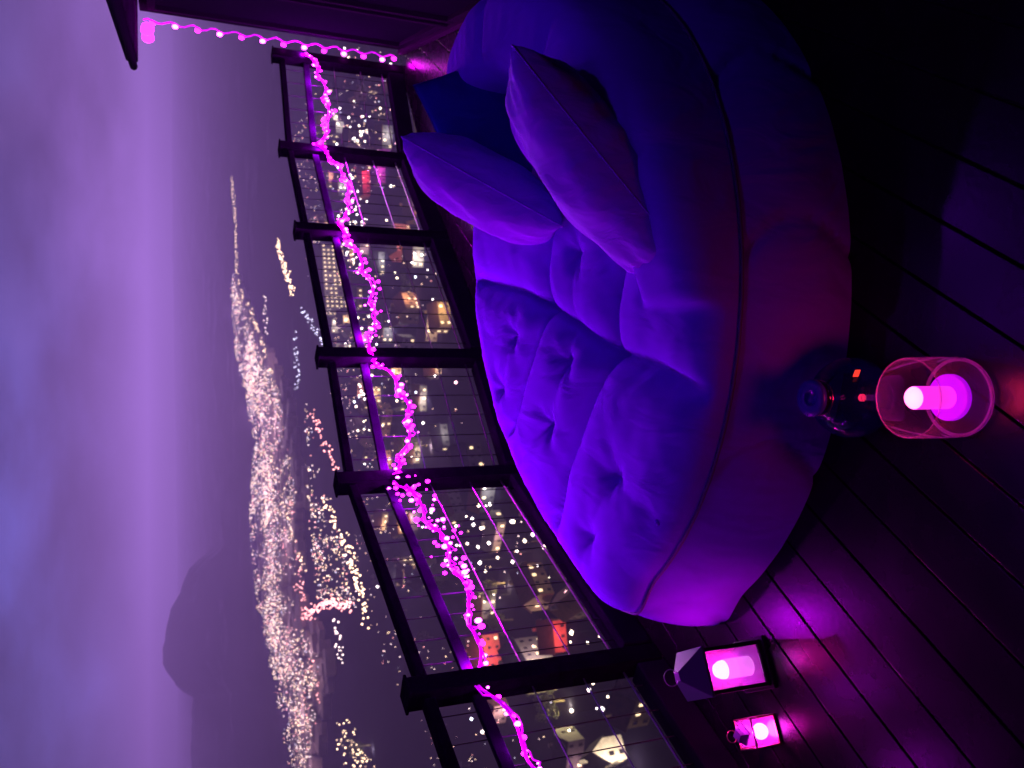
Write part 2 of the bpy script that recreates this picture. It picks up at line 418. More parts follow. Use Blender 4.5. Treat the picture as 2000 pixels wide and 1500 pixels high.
seams = [[(-.12, 1.62), (-.09, 1.74), (-.03, 1.92), (.05, 2.16), (.1, 2.43), (.21, 2.68), (.29, 2.92), (.37, 3.15), (.50, 3.8)],
         [(-.62, 2.90), (-.47, 2.80), (-.31, 2.74), (-.12, 2.6), (.1, 2.43), (.31, 2.36), (.49, 2.27), (.9, 2.05)],
         [(-.30, 3.42), (-.17, 3.23), (-.04, 3.15), (.1, 3.05), (.29, 2.92), (.44, 2.90), (.62, 2.83), (1.2, 2.7)]]
dims = [(-.29, 2.36), (-.41, 2.14), (-.52, 2.55), (.08, 2.72), (-.15, 2.86), (.20, 3.20), (-.02, 3.34), (.45, 2.62)]
links = [(dims[0], dims[1]), (dims[0], dims[2]), (dims[3], dims[4]), (dims[5], dims[6]), (dims[2], (-.70, 2.62)), (dims[4], (-.30, 3.1)), (dims[7], dims[3])]
hts = [(-105, 0), (-94, .45), (-85, .50), (-72, .555), (-55, .60), (-40, .635), (-20, .67), (0, .68), (20, .64), (38, .56), (50, .45), (60, 0)]
def crest(deg):
    if deg <= hts[0][0] or deg >= hts[-1][0]: return 0
    for (a, x), (b_, y_) in zip(hts, hts[1:]):
        if a <= deg <= b_: return lerp(x, y_, (deg-a)/(b_-a))
def top_z(x, y, d, deg):
    p = Vector((x, y))
    e = min(1, d/.16); c0 = crest(deg)
    z = .305+.105*sqrt(max(0, 1-(1-e)**2))
    # cushions swell between the stitched seams
    fade = sstep(.02, .14, d)
    ds = [pl_d(p, s) for s in seams]
    for k, q in enumerate(ds): z -= fade*((.066, .060, .052)[k]*exp(-q/.048)+.014*exp(-(q/.012)**2))
    if ds[0] < .3 and p.y < 2.3: z -= .03*exp(-ds[0]/.03)*sstep(.0, .06, d)*(1-fade)
    for q in dims:
        v = p-Vector(q); r = v.length; a = atan2(v.y, v.x)
        z -= fade*(.030*exp(-(r/.055)**1.3)+.003*exp(-(r/.12)**2)*sin(5*a+q[0]*20))
    for a, b_ in links: z -= fade*.010*exp(-seg_d(p, a, b_)/.035)
    # gathered folds running from the seams
    z += .0022*sin(70*(x*.9+y*.25)+3*sin(9*y))*exp(-((x-.35)**2+(y-2.05)**2)/.05)*fade
    z += .0030*max(0, sin(deg*3.1))**2*sin(deg*4.4)*exp(-((d-.05)/.04)**2)*(1 if c0 == 0 else .4)
    z += .0018*sin(x*23+2*sin(y*17))*sin(y*19+1.5*sin(x*13))*fade
    c = crest(deg)
    if c > .4:
        wd = .18+.03*sstep(-95, -30, deg)
        u = (d-wd)/(wd if d < wd else wd*.85)
        if abs(u) < 1:
            zb = .29+(c-.29)*(1-abs(u)**4.0)**.40
            # panel seams across the tube
            for sdg in (-72, -38, -8, 22): zb -= .022*exp(-abs(deg-sdg)/1.6)
            zb += .0012*sin(deg*1.3)*sin(d*25)
            k_ = .04; h = max(0, k_-abs(z-zb))/k_; z = max(z, zb)+h*h*k_*.25
    return z
db = thing('daybed', (CX, CY, 0), 'large round tufted daybed sofa with wrapping backrest beside the railing, lit violet', 'daybed')
vs = []; NR = 120
# rings from centre to edge
for k in range(NA):
    th = 2*pi*k/NA; deg = math.degrees(th); deg = deg-360 if deg > 180 else deg
    for j in range(NR+1):
        s = j/NR; s = 1-(1-s)**1.0
        r = RO[k]*s; x = CX+r*cos(th); y = CY+r*sin(th)
        if j == 0: x, y = CX, CY
        vs.append((x-CX, y-CY, top_z(x, y, RO[k]*(1-s), deg if j else 180)))
fs = []
for k in range(NA):
    k2 = (k+1) % NA
    for j in range(NR): fs.append((k*(NR+1)+j, k*(NR+1)+j+1, k2*(NR+1)+j+1, k2*(NR+1)+j))
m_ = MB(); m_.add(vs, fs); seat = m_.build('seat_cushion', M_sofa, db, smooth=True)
bm = bmesh.new(); bm.from_mesh(seat.data); bmesh.ops.remove_doubles(bm, verts=bm.verts, dist=1e-5); bmesh.ops.recalc_face_normals(bm, faces=bm.faces)
up = sum(f.normal.z for f in bm.faces)
if up < 0: bmesh.ops.reverse_faces(bm, faces=bm.faces)
bm.to_mesh(seat.data); bm.free()
# side wall
vs = []; NZ = 26
wall_seams = [-150, -118, -88, -62, -30, 5, 50, 95, 140, 185]
for k in range(NA):
    th = 2*pi*k/NA; deg = math.degrees(th); deg = deg-360 if deg > 180 else deg
    for j in range(NZ+1):
        u = j/NZ; z = .305*(1-u)
        off = .075*u**.8+.015*sin(pi*u)
        for sdg in wall_seams:
            q = min(abs(deg-sdg-5*sin(pi*u)), abs(deg-sdg+360)); off -= .016*exp(-q/.8)
        off += .0022*sin(deg*2.6+2*sin(u*4))*sin(pi*u)+.0012*sin(deg*6.1)*exp(-u*5)
        if 95 < (deg % 360) < 205: off *= .5
        r = RO[k]+off; vs.append((r*cos(th), r*sin(th), z))
fs = []
for k in range(NA):
    k2 = (k+1) % NA
    for j in range(NZ): fs.append((k*(NZ+1)+j, k*(NZ+1)+j+1, k2*(NZ+1)+j+1, k2*(NZ+1)+j))
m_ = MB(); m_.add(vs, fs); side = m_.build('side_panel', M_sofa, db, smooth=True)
m_ = MB(); m_.tube([((RO[k]+.003)*cos(2*pi*k/NA), (RO[k]+.003)*sin(2*pi*k/NA), .306) for k in range(NA)], .0055, 6, True); m_.build('piping', M_cord, db, smooth=True)
for q in dims:
    p = Vector(q); v = p-Vector((CX, CY)); th = atan2(v.y, v.x) % (2*pi); R_ = RO[int(th/(2*pi)*NA) % NA]
    z = top_z(q[0], q[1], R_-v.length, math.degrees(th))
    mb = MB(); mb.lathe([(.0001, .006), (.007, .005), (.011, .001), (.011, -.004)], c=(q[0]-CX, q[1]-CY, z+.001), n=14); mb.build('button', M_sofa, db, smooth=True)

# ------------------------------------------------------------------ pillows
def pillow(name, c, ax_u, ax_v, hu, hv, th, m, label, seed=0, group='loose pillows on the daybed'):
    u = Vector(ax_u).normalized(); v = Vector(ax_v); v = (v-u*v.dot(u)).normalized(); w_ = u.cross(v)
    n = 44; rnd = random.Random(seed); ph = [rnd.uniform(0, 6) for _ in range(8)]
    vs = []
    for sgn in (1, -1):
        for i in range(n+1):
            for j in range(n+1):
                a = -1+2*i/n; b_ = -1+2*j/n
                ea = 1-a*a; eb = 1-b_*b_
                px = a*hu*(1-.06*eb*abs(a)**2); py = b_*hv*(1-.06*ea*abs(b_)**2)
                t_ = (max(0, ea)*max(0, eb))**.42*th
                edge = min(1-abs(a), 1-abs(b_))
                t_ += t_*.10*sin(9*a+ph[0]+2*sin(5*b_+ph[1]))*exp(-edge*2.2)
                t_ += t_*.06*sin(4*a+5*b_+ph[4])*sin(3*b_-4*a+ph[5])
                t_ += .006*sin(26*b_+ph[2]+3*a)*exp(-((1-abs(a))/.28)**1.5)*(ea*eb)**.2
                t_ += .006*sin(24*a+ph[3]+2*b_)*exp(-((1-abs(b_))/.28)**1.5)*(ea*eb)**.2
                vs.append(u*px+v*py+w_*(sgn*t_))
    N_ = (n+1)*(n+1)
    fs = []
    for s_ in (0, 1):
        for i in range(n):
            for j in range(n):
                q = (s_*N_+i*(n+1)+j, s_*N_+(i+1)*(n+1)+j, s_*N_+(i+1)*(n+1)+j+1, s_*N_+i*(n+1)+j+1)
                fs.append(q if s_ == 0 else q[::-1])
    root = thing(name, c, label, 'pillow', group)
    mb = MB(); mb.add(vs, fs); o = mb.build('cover', m, root, smooth=True)
    bm = bmesh.new(); bm.from_mesh(o.data); bmesh.ops.remove_doubles(bm, verts=bm.verts, dist=2e-4); bmesh.ops.recalc_face_normals(bm, faces=bm.faces); bm.to_mesh(o.data); bm.free()
    # piping along the edge
    pts = []
    for a, b_ in [(-1+2*k/n, -1) for k in range(n)]+[(1, -1+2*k/n) for k in range(n)]+[(1-2*k/n, 1) for k in range(n)]+[(-1, 1-2*k/n) for k in range(n)]:
        ea = 1-a*a; eb = 1-b_*b_
        pts.append(u*(a*hu*(1-.06*eb*abs(a)**2))+v*(b_*hv*(1-.06*ea*abs(b_)**2)))
    mb = MB(); mb.tube(pts, .003, 5, True); mb.build('edge_seam', m, root, smooth=True)
    return root
# front pillow: leans on the near-right backrest, seen nearly edge-on
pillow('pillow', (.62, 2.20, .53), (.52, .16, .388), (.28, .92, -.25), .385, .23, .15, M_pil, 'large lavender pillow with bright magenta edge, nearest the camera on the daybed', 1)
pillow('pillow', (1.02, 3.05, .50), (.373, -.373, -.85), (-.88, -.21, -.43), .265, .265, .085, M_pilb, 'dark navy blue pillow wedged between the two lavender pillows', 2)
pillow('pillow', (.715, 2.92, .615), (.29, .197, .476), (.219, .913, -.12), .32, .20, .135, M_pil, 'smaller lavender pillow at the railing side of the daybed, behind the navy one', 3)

# ------------------------------------------------------------------ glass bottle lantern in the foreground
def glass(name, tint, rough=0.02, frost=0, ior=1.25, fcol=(.8, .8, .85)):
    m = bpy.data.materials.new(name); m.use_nodes = True; t = m.node_tree
    for q in list(t.nodes):
        if q.type != 'OUTPUT_MATERIAL': t.nodes.remove(q)
    tr = t.nodes.new('ShaderNodeBsdfTransparent'); tr.inputs[0].default_value = (*tint, 1)
    gl = t.nodes.new('ShaderNodeBsdfGlossy'); gl.inputs['Roughness'].default_value = rough; gl.inputs[0].default_value = (.8, .8, .9, 1)
    fr = t.nodes.new('ShaderNodeFresnel'); fr.inputs[0].default_value = ior
    mx = t.nodes.new('ShaderNodeMixShader'); t.links.new(fr.outputs[0], mx.inputs[0]); t.links.new(tr.outputs[0], mx.inputs[1]); t.links.new(gl.outputs[0], mx.inputs[2])
    o_ = mx.outputs[0]
    if frost:
        tl = t.nodes.new('ShaderNodeBsdfTranslucent'); tl.inputs[0].default_value = (*fcol, 1); df = t.nodes.new('ShaderNodeBsdfDiffuse'); df.inputs[0].default_value = (*fcol, 1); ad = t.nodes.new('ShaderNodeAddShader')
        t.links.new(tl.outputs[0], ad.inputs[0]); t.links.new(df.outputs[0], ad.inputs[1])
        m2_ = t.nodes.new('ShaderNodeMixShader'); m2_.inputs[0].default_value = frost; t.links.new(o_, m2_.inputs[1]); t.links.new(ad.outputs[0], m2_.inputs[2]); o_ = m2_.outputs[0]
    t.links.new(o_, t.nodes['Material Output'].inputs[0]); return m
M_glass = glass('clear_glass', (.96, .9, .98), frost=.03, ior=1.13); M_gdark = glass('smoked_blue_glass', (.34, .25, .66), ior=1.6, frost=.10, fcol=(.01, .01, .22)); M_frost = glass('lantern_glass', (.9, .85, .95), frost=.07)
bl = thing('hurricane_glass', (-.035, 1.42, 0), 'clear glass hurricane jar with a glowing candle inside, on the deck nearest the camera', 'candle holder')
m_ = MB(); m_.lathe([(.0001, .004), (.070, .004), (.088, .010), (.0935, .026), (.0935, .08), (.0925, .13), (.091, .170)], n=72); m_.build('glass_body', M_glass, bl, smooth=True)
m_ = MB(); m_.tube([(.0895*cos(a/60*2*pi), .0895*sin(a/60*2*pi), .1705) for a in range(60)], .0016, 8, True); m_.build('glass_rim', glass('rim_glass', (.9, .8, .95), frost=.06, ior=1.5), bl, smooth=True)
m_ = MB(); m_.tube([(.0885*cos(a/60*2*pi), .0885*sin(a/60*2*pi), .012) for a in range(60)], .0042, 8, True); m_.build('glass_base', glass('base_glass', (.9, .8, .95), frost=.16), bl, smooth=True)
M_flame = mat('candle_top', (.9, .8, .85), emis=(1, .22, .85), es=3)
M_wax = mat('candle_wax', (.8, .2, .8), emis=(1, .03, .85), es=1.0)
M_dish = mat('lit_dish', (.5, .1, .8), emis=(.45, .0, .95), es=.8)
m_ = MB(); m_.lathe([(.0001, .031), (.052, .031), (.054, .034), (.054, .046), (.051, .048), (.0001, .048)], n=48); m_.build('candle_dish', M_dish, bl, smooth=True)
m_ = MB(); m_.lathe([(.0265, .0482), (.0265, .146), (.0255, .150)], n=40); cn = m_.build('candle', M_wax, bl, smooth=True)
m_ = MB(); m_.lathe([(.0255, .1505), (.022, .156), (.0001, .1565)], n=40); m_.build('candle_top', M_flame, cn, smooth=True)
point('candle_light', (0, 0, .195), (1, .02, .10), 1.5, .04, bl)
vs_ = thing('glass_vase', (-.038, 1.66, 0), 'round dark blue glass vase with short neck and flat cap, behind the hurricane glass', 'vase')
pr_ = [(.0001, .003), (.045, .003), (.060, .008)]+[(.102*cos(a), .102+.100*sin(a)) for a in [-.95+k*.11 for k in range(19)]]
m_ = MB(); m_.lathe(pr_+[(.052, .192), (.043, .198), (.040, .206)], n=64); m_.build('glass_body', M_gdark, vs_, smooth=True)
M_cap = mat('navy_cap', (.02, .01, .20), rough=.35, spec=.4); M_nk = mat('neck_black', (.004, .004, .01), rough=.25)
m_ = MB(); m_.lathe([(.0385, .200), (.0395, .204), (.0395, .215), (.0440, .219)], n=48); m_.build('neck', M_nk, vs_, smooth=True)
m_ = MB(); m_.lathe([(.0440, .219), (.0465, .222), (.0470, .230), (.0455, .2335), (.020, .2337), (.0185, .2325), (.0165, .227), (.0001, .226)], n=56); m_.build('cap', M_cap, vs_, smooth=True)
m_ = MB(); m_.tube([(.0435*cos(a/36*2*pi), .0435*sin(a/36*2*pi), .2005) for a in range(36)], .0016, 6, True); m_.build('neck_ring', mat('copper_ring', (.6, .15, .3), rough=.25, metal=1), vs_, smooth=True)
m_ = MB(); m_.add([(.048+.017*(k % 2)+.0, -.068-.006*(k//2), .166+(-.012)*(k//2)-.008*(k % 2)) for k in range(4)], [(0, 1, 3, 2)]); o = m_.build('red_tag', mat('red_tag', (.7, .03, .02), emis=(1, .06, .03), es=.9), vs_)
o.location = (.004, -.010, .006); md = o.modifiers.new('thick', 'SOLIDIFY'); md.thickness = .003
md = o.modifiers.new('bevel', 'BEVEL'); md.width = .003; md.segments = 3

# ------------------------------------------------------------------ black metal lantern
def frame_lantern(loc, rz, W, Ht, name, label, group):
    r = thing(name, loc, label, 'lantern', group, rz)
    h = W/2
    m_ = MB(); m_.box((0, 0, .006), (W*1.16, W*1.16, .012)); m_.box((0, 0, .018), (W*1.02, W*1.02, .012)); m_.build('base', M_black, r, bevel=.002)
    for sx, sy in ((1, 1), (1, -1), (-1, 1), (-1, -1)):
        m_ = MB(); m_.box((sx*(h-.006), sy*(h-.006), .024+Ht/2), (.012, .012, Ht)); m_.build('corner_post', M_black, r, bevel=.001)
    zt = .024+Ht
    m_ = MB(); H2 = h*1.08; ap = .07
    m_.add([(-H2, -H2, zt+.008), (H2, -H2, zt+.008), (H2, H2, zt+.008), (-H2, H2, zt+.008), (-.014, -.014, zt+ap), (.014, -.014, zt+ap), (.014, .014, zt+ap), (-.014, .014, zt+ap),
            (-H2, -H2, zt), (H2, -H2, zt), (H2, H2, zt), (-H2, H2, zt)],
           [(0, 1, 5, 4), (1, 2, 6, 5), (2, 3, 7, 6), (3, 0, 4, 7), (4, 5, 6, 7), (8, 9, 1, 0), (9, 10, 2, 1), (10, 11, 3, 2), (11, 8, 0, 3), (11, 10, 9, 8)])
    rf = m_.build('roof', mat('lantern_roof', (.05, .045, .09), rough=.42), r, bevel=.0015)
    m_ = MB(); m_.tube([(.024*cos(a), 0, zt+ap+.020+.024*sin(a)) for a in [k*2*pi/28 for k in range(28)]], .0016, 6, True); m_.build('ring_handle', mat('ring_metal', (.5, .5, .5), rough=.3, metal=1), rf, smooth=True)
    for ax_ in range(4):
        a = ax_*pi/2; c = Vector((cos(a)*(h-.007), sin(a)*(h-.007), .024+Ht/2))
        m_ = MB(); m_.box(c, (.002, W-.026, Ht-.004), rz=a); m_.build('glass_pane', M_frost, r)
    m_ = MB(); m_.box((0, 0, .0252), (W*.86, W*.86, .002)); m_.build('floor_plate', mat('lantern_inside', (.6, .15, .6), rough=.35), r)
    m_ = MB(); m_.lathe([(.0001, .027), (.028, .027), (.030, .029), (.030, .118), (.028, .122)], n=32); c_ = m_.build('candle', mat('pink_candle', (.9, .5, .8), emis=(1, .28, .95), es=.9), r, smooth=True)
    m_ = MB(); m_.lathe([(.028, .1225), (.027, .135), (.020, .150), (.0001, .153)], n=28); m_.build('candle_top', mat('candle_glow', (1, 1, .9), emis=(1, .03, .9), es=50), c_, smooth=True)
    m_ = MB(); m_.lathe([(.046, .027), (.046, .095)], n=32); m_.build('candle_glass', M_glass, r, smooth=True)
    point('candle_light', (0, 0, .175), (1, .0, .32), 2.6, .015, r)
    return r
frame_lantern((-.885, 2.165, 0), math.radians(24), .135, .198, 'candle_lantern', 'black metal lantern with pyramid roof and ring handle on the deck beside the daybed', 'candle lanterns on the deck by the railing')

# small square glass lantern
sl = thing('glass_lantern', (-1.065, 2.10, 0), 'small square glass lantern with coppery frame and round white light, left of the black lantern', 'lantern', 'candle lanterns on the deck by the railing', math.radians(24))
M_cop = mat('copper_frame', (.75, .30, .25), rough=.3, metal=1)
W = .088; H_ = .085
m_ = MB(); m_.box((0, 0, .004), (W, W, .008)); m_.build('base', M_cop, sl, bevel=.001)
m_ = MB()
for sx in (-1, 1):
    for sy in (-1, 1): m_.box((sx*(W/2-.002), sy*(W/2-.002), .008+H_/2), (.004, .004, H_))
    m_.box((sx*(W/2-.002), 0, .008+H_-.0025), (.0035, W-.009, .004)); m_.box((0, sx*(W/2-.002), .008+H_-.0025), (W-.009, .0035, .004))
m_.build('frame', M_cop, sl)
for ax_ in range(4):
    a = ax_*pi/2
    m_ = MB(); m_.box((cos(a)*(W/2-.002), sin(a)*(W/2-.002), .008+H_/2-.002), (.0015, W-.01, H_-.008), rz=a); m_.build('glass_pane', M_frost, sl)
m_ = MB(); m_.lathe([(.0001, .0), (.030, .0), (.032, .006), (.024, .018), (.020, .030), (.0001, .031)], c=(0, 0, .008+H_), n=4); m_.build('lid', mat('lid_metal', (.30, .16, .45), rough=.3, metal=.6), sl)
m_ = MB(); m_.tube([(.017*cos(k*2*pi/24), .006, .008+H_+.044+.017*sin(k*2*pi/24)) for k in range(24)], .0016, 6, True); m_.build('ring_handle', M_cop, sl, smooth=True)
m_ = MB(); m_.lathe([(.024*sin(pi*k/12)+1e-5, .036-.024*cos(pi*k/12)) for k in range(13)], n=28); m_.build('light_globe', mat('white_globe', (1, 1, .95), emis=(1, .035, .85), es=42), sl, smooth=True)
point('globe_light', (0, 0, .075), (1, .0, .5), 1.4, .01, sl)

# ------------------------------------------------------------------ cabin at the right
ca = Vector((2.56, 6.30, 0)); cb = Vector((2.06, 4.19, 0)); dw = (cb-ca).normalized(); cb2 = ca+dw*6.8
nw = Vector((-dw.y, dw.x, 0))       # away from the terrace
if nw.x < 0: nw = -nw
HC = 1.86
cab = thing('garden_cabin', tuple(ca), 'dark clad cabin with low overhanging roof at the right end of the terrace', 'cabin')
cab['wp'] = 1
def cpt(s, o, z): return ca+dw*s+nw*o+Vector((0, 0, z))
axs = (dw, nw, Vector((0, 0, 1)))
m_ = MB(); m_.box(cpt(3.4, .9, HC/2+.0), (6.8, 1.8, HC), axs); m_.build('wall', M_dark, cab)
for k in range(3):
    s0 = .35+k*1.15
    fr_ = MB()
    fr_.box(cpt(s0, -.012, .95), (.05, .05, 1.72), axs); fr_.box(cpt(s0+1.0, -.012, .95), (.05, .05, 1.72), axs)
    fr_.box(cpt(s0+.5, -.012, 1.785), (.948, .046, .05), axs); fr_.box(cpt(s0+.5, -.012, .115), (.948, .046, .05), axs)
    w_ = fr_.build('window', mat('window_frame', (.014, .010, .016), rough=.7, spec=0), cab, bevel=.003)
    m_ = MB(); m_.box(cpt(s0+.5, -.004, .95), (.948, .008, 1.616), axs)
    pn = m_.build('pane', mat('dark_pane', (.006, .006, .009), rough=.8, spec=0), w_)
    w_.matrix_parent_inverse = Matrix.Translation(-ca)
m_ = MB(); m_.box(cpt(3.4, -.02, .03), (6.8, .03, .05), axs); m_.build('skirting', mat('skirting', (.03, .012, .03), rough=.7, spec=0), cab, bevel=.003)
# roof: a slab with a fascia, oversailing the corner
m_ = MB()
o0, o1, s0, s1 = -.30, 2.1, -.34, 7.0
vv = [cpt(s0, o0, HC+.02), cpt(s1, o0, HC+.02), cpt(s1, o1, HC+.02), cpt(s0, o1, HC+.02), cpt(s0, o0, HC+.10), cpt(s1, o0, HC+.10), cpt(s1, o1, HC+.75), cpt(s0, o1, HC+.75)]
m_.add(vv, [(0, 3, 2, 1), (4, 5, 6, 7), (0, 1, 5, 4), (1, 2, 6, 5), (2, 3, 7, 6), (3, 0, 4, 7)])
m_.build('roof', mat('roof_boards', (.018, .015, .022), rough=.9, spec=0, noise=(6, .4)), cab, bevel=.004)
m_ = MB(); m_.tube([cpt(s0+.02+3.0*k/20, o0-.035, HC+.05) for k in range(21)], .028, 8); m_.build('gutter', mat('gutter_black', (.008, .008, .011), rough=.9, spec=0), cab, smooth=True)
# string lights down the corner
wl = thing('string_lights', tuple(ca), 'string of magenta lights hanging down the cabin corner to the deck', 'string lights')
wl['wp'] = 1
cp = [ca+nw*(-.055+.012*sin(k*1.3))+dw*(.0+.01*cos(k*1.7))+Vector((0, 0, HC-.02-(HC-.10)*k/60)) for k in range(61)]
m_ = MB(); m_.tube(cp, .006, 5); m_.build('cord', M_glow, wl)
for k in range(13):
    q = cp[min(60, 2+k*5)]+nw*-.02
    mb = MB(); mb.lathe([(.016*sin(pi*j/6)+1e-5, -.020*cos(pi*j/6)) for j in range(7)], c=q, n=10); mb.build('bulb', M_bulb2 if k % 2 else M_bulb, wl, smooth=True)
    if k in (0, 3, 6, 9, 12):
        l_ = point('bulb_light', q+nw*-.03, (.9, 0, 1), (.22 if k < 12 else .7), .02); l_.parent = wl; l_.matrix_parent_inverse = Matrix.Translation(-ca)
# lit cluster under the eave
for k, (s_, o_) in enumerate([(-.05, -.16), (.12, -.12), (.30, -.16)]):
    q = cpt(s_, o_, HC-.05)
    mb = MB(); mb.lathe([(.035*sin(pi*j/8)+1e-5, -.04*cos(pi*j/8)) for j in range(9)], c=q, n=14); o = mb.build('lamp', M_bulb, cab, smooth=True)
    l_ = point('eave_light', q-Vector((0, 0, .06)), (1, 0, 1), .8, .02); l_.parent = cab; l_.matrix_parent_inverse = Matrix.Translation(-ca)

# ------------------------------------------------------------------ town
WARM = (1, .80, .52); WHITE = (1, .93, .86); PINK = (1, .45, .55); ORANGE = (1, .55, .25)
def em(name, c, s): return mat(name, (.5, .5, .5), emis=c, es=s, sample='NONE')
EM = [em('lamp_white', (1, .86, .84), 10), em('lamp_warm', (1, .80, .60), 10), em('lamp_pink', (1, .50, .58), 8), em('lamp_cool', (.78, .85, 1), 8)]
EMF = [em('far_lamp_white', (1, .74, .72), 5.5), em('far_lamp_warm', (1, .66, .42), 7), em('far_lamp_pink', (1, .36, .36), 6), em('far_lamp_cool', (.75, .72, 1), 4)]
def inpoly(x, y, P):
    c = False; j = len(P)-1
    for i in range(len(P)):
        if (P[i][1] > y) != (P[j][1] > y) and x < (P[j][0]-P[i][0])*(y-P[i][1])/(P[j][1]-P[i][1])+P[i][0]: c = not c
        j = i
    return c
Z1 = [(183, 1384), (51, 1289), (-62, 1033), (-160, 1087), (-247, 975), (-289, 825), (-326, 728), (-330, 640), (-256, 620), (-189, 591), (-187, 709), (-108, 719), (-87, 686), (-6, 798), (61, 1066)]
Z3 = [(-12, 614), (-50, 541), (-80, 524), (-109, 481), (-122, 462), (-135, 508), (-147, 592), (-111, 612), (-75, 623), (-20, 635)]
Z6 = [(-207, 522), (-188, 480), (-195, 425), (-232, 490)]
city = MB(); rc = random.Random(3)
def cl(x, y, r, k=None, z=5):
    city.cur = k if k is not None else rc.choices((0, 1, 2, 3), (5, 4, 2, 1))[0]
    city.octa((x, y, terr(x, y)+z+rc.uniform(-2, 2)), r)
def street(a, b, n, r, k, jit=2):
    for i in range(n):
        t_ = (i+rc.random()*.6)/n; cl(lerp(a[0], b[0], t_)+rc.gauss(0, jit), lerp(a[1], b[1], t_)+rc.gauss(0, jit), r*rc.uniform(.7, 1.3), k)
def fill(P, n, r, ks=None):
    xs = [p[0] for p in P]; ys_ = [p[1] for p in P]; i = 0
    while i < n:
        x = rc.uniform(min(xs), max(xs)); y = rc.uniform(min(ys_), max(ys_))
        if inpoly(x, y, P) and (sin(x*.05+1)+sin(y*.031)+sin((x-y)*.023)) +.9*sin(x*.21+y*.055)+.7*sin(x*.5-y*.02) > rc.uniform(-2.2, 2.6):
            cl(x, y, r*rc.uniform(.5, 1.25)*(y/800)**.5, ks, 12); i += 1
fill(Z1, 5600, .36)
fill(Z3, 420, .42)
fill(Z6, 90, .55, 1)
# streets inside the dense town
for a, b, n, k in [((338, 1452), (180, 1365), 60, 1), ((183, 1384), (60, 1080), 70, 1), ((150, 1300), (10, 900), 90, 1), ((60, 1200), (-60, 800), 90, 0), ((20, 1180), (-150, 700), 120, 1),
                   ((-60, 1030), (-230, 620), 110, 2), ((-160, 1080), (-300, 700), 80, 1), ((-100, 760), (-190, 700), 40, 2), ((-190, 706), (-150, 590), 60, 2), ((-150, 590), (-134, 508), 40, 2),
                   ((-157, 564), (-177, 538), 14, 0), ((141, 856), (80, 753), 60, 1), ((100, 986), (55, 960), 12, 0), ((43, 737), (-5, 722), 16, 3), ((-20, 640), (-60, 545), 30, 2),
                   ((-247, 975), (-290, 790), 30, 2), ((60, 700), (20, 560), 20, 3), ((-80, 600), (-120, 480), 36, 1), ((-95, 520), (-135, 470), 30, 1)]:
    street(a, b, int(n*1.7), .55, k)
fill([(215, 530), (160, 400), (90, 330), (15, 320), (-28, 250), (-60, 190), (-110, 150), (-165, 240), (-120, 450), (-60, 470), (20, 560), (110, 640), (200, 700)], 800, .30)
ct = city.build('city_lights', EMF); tag(ct, 'dense carpet of tiny warm lights of the distant town', 'city lights', kind='stuff')

# pale glowing streets: real lamps over the far town light the ground and roofs
mg = mat('town_roofs', (.30, .26, .26), rough=.9, noise=(.05, .4))
far_b = MB(); 
for i in range(900):
    while True:
        x = rc.uniform(-330, 185); y = rc.uniform(590, 1390)
        if inpoly(x, y, Z1): break
    h = rc.uniform(4, 9); far_b.box((x, y, terr(x, y)+h/2-.5), (rc.uniform(8, 18), rc.uniform(8, 22), h), rz=rc.uniform(0, 3))
fb = far_b.build('distant_town', mg); tag(fb, 'mass of small distant town buildings under the lights', 'town', kind='stuff')
for i, (x, y, e) in enumerate([(110, 1320, 9e4), (20, 1180, 1.2e5), (-30, 1000, 1.6e5), (40, 900, 9e4), (-40, 860, 1.8e5), (-110, 900, 1.2e5), (-180, 900, 1e5), (-140, 790, 9e4), (-230, 780, 8e4), (-260, 690, 8e4), (-290, 640, 6e4), (-205, 640, 6e4)]):
    point('street_glow_lamp', (x, y, ZV+20), (1, .55, .66), e*.25, 1.0)

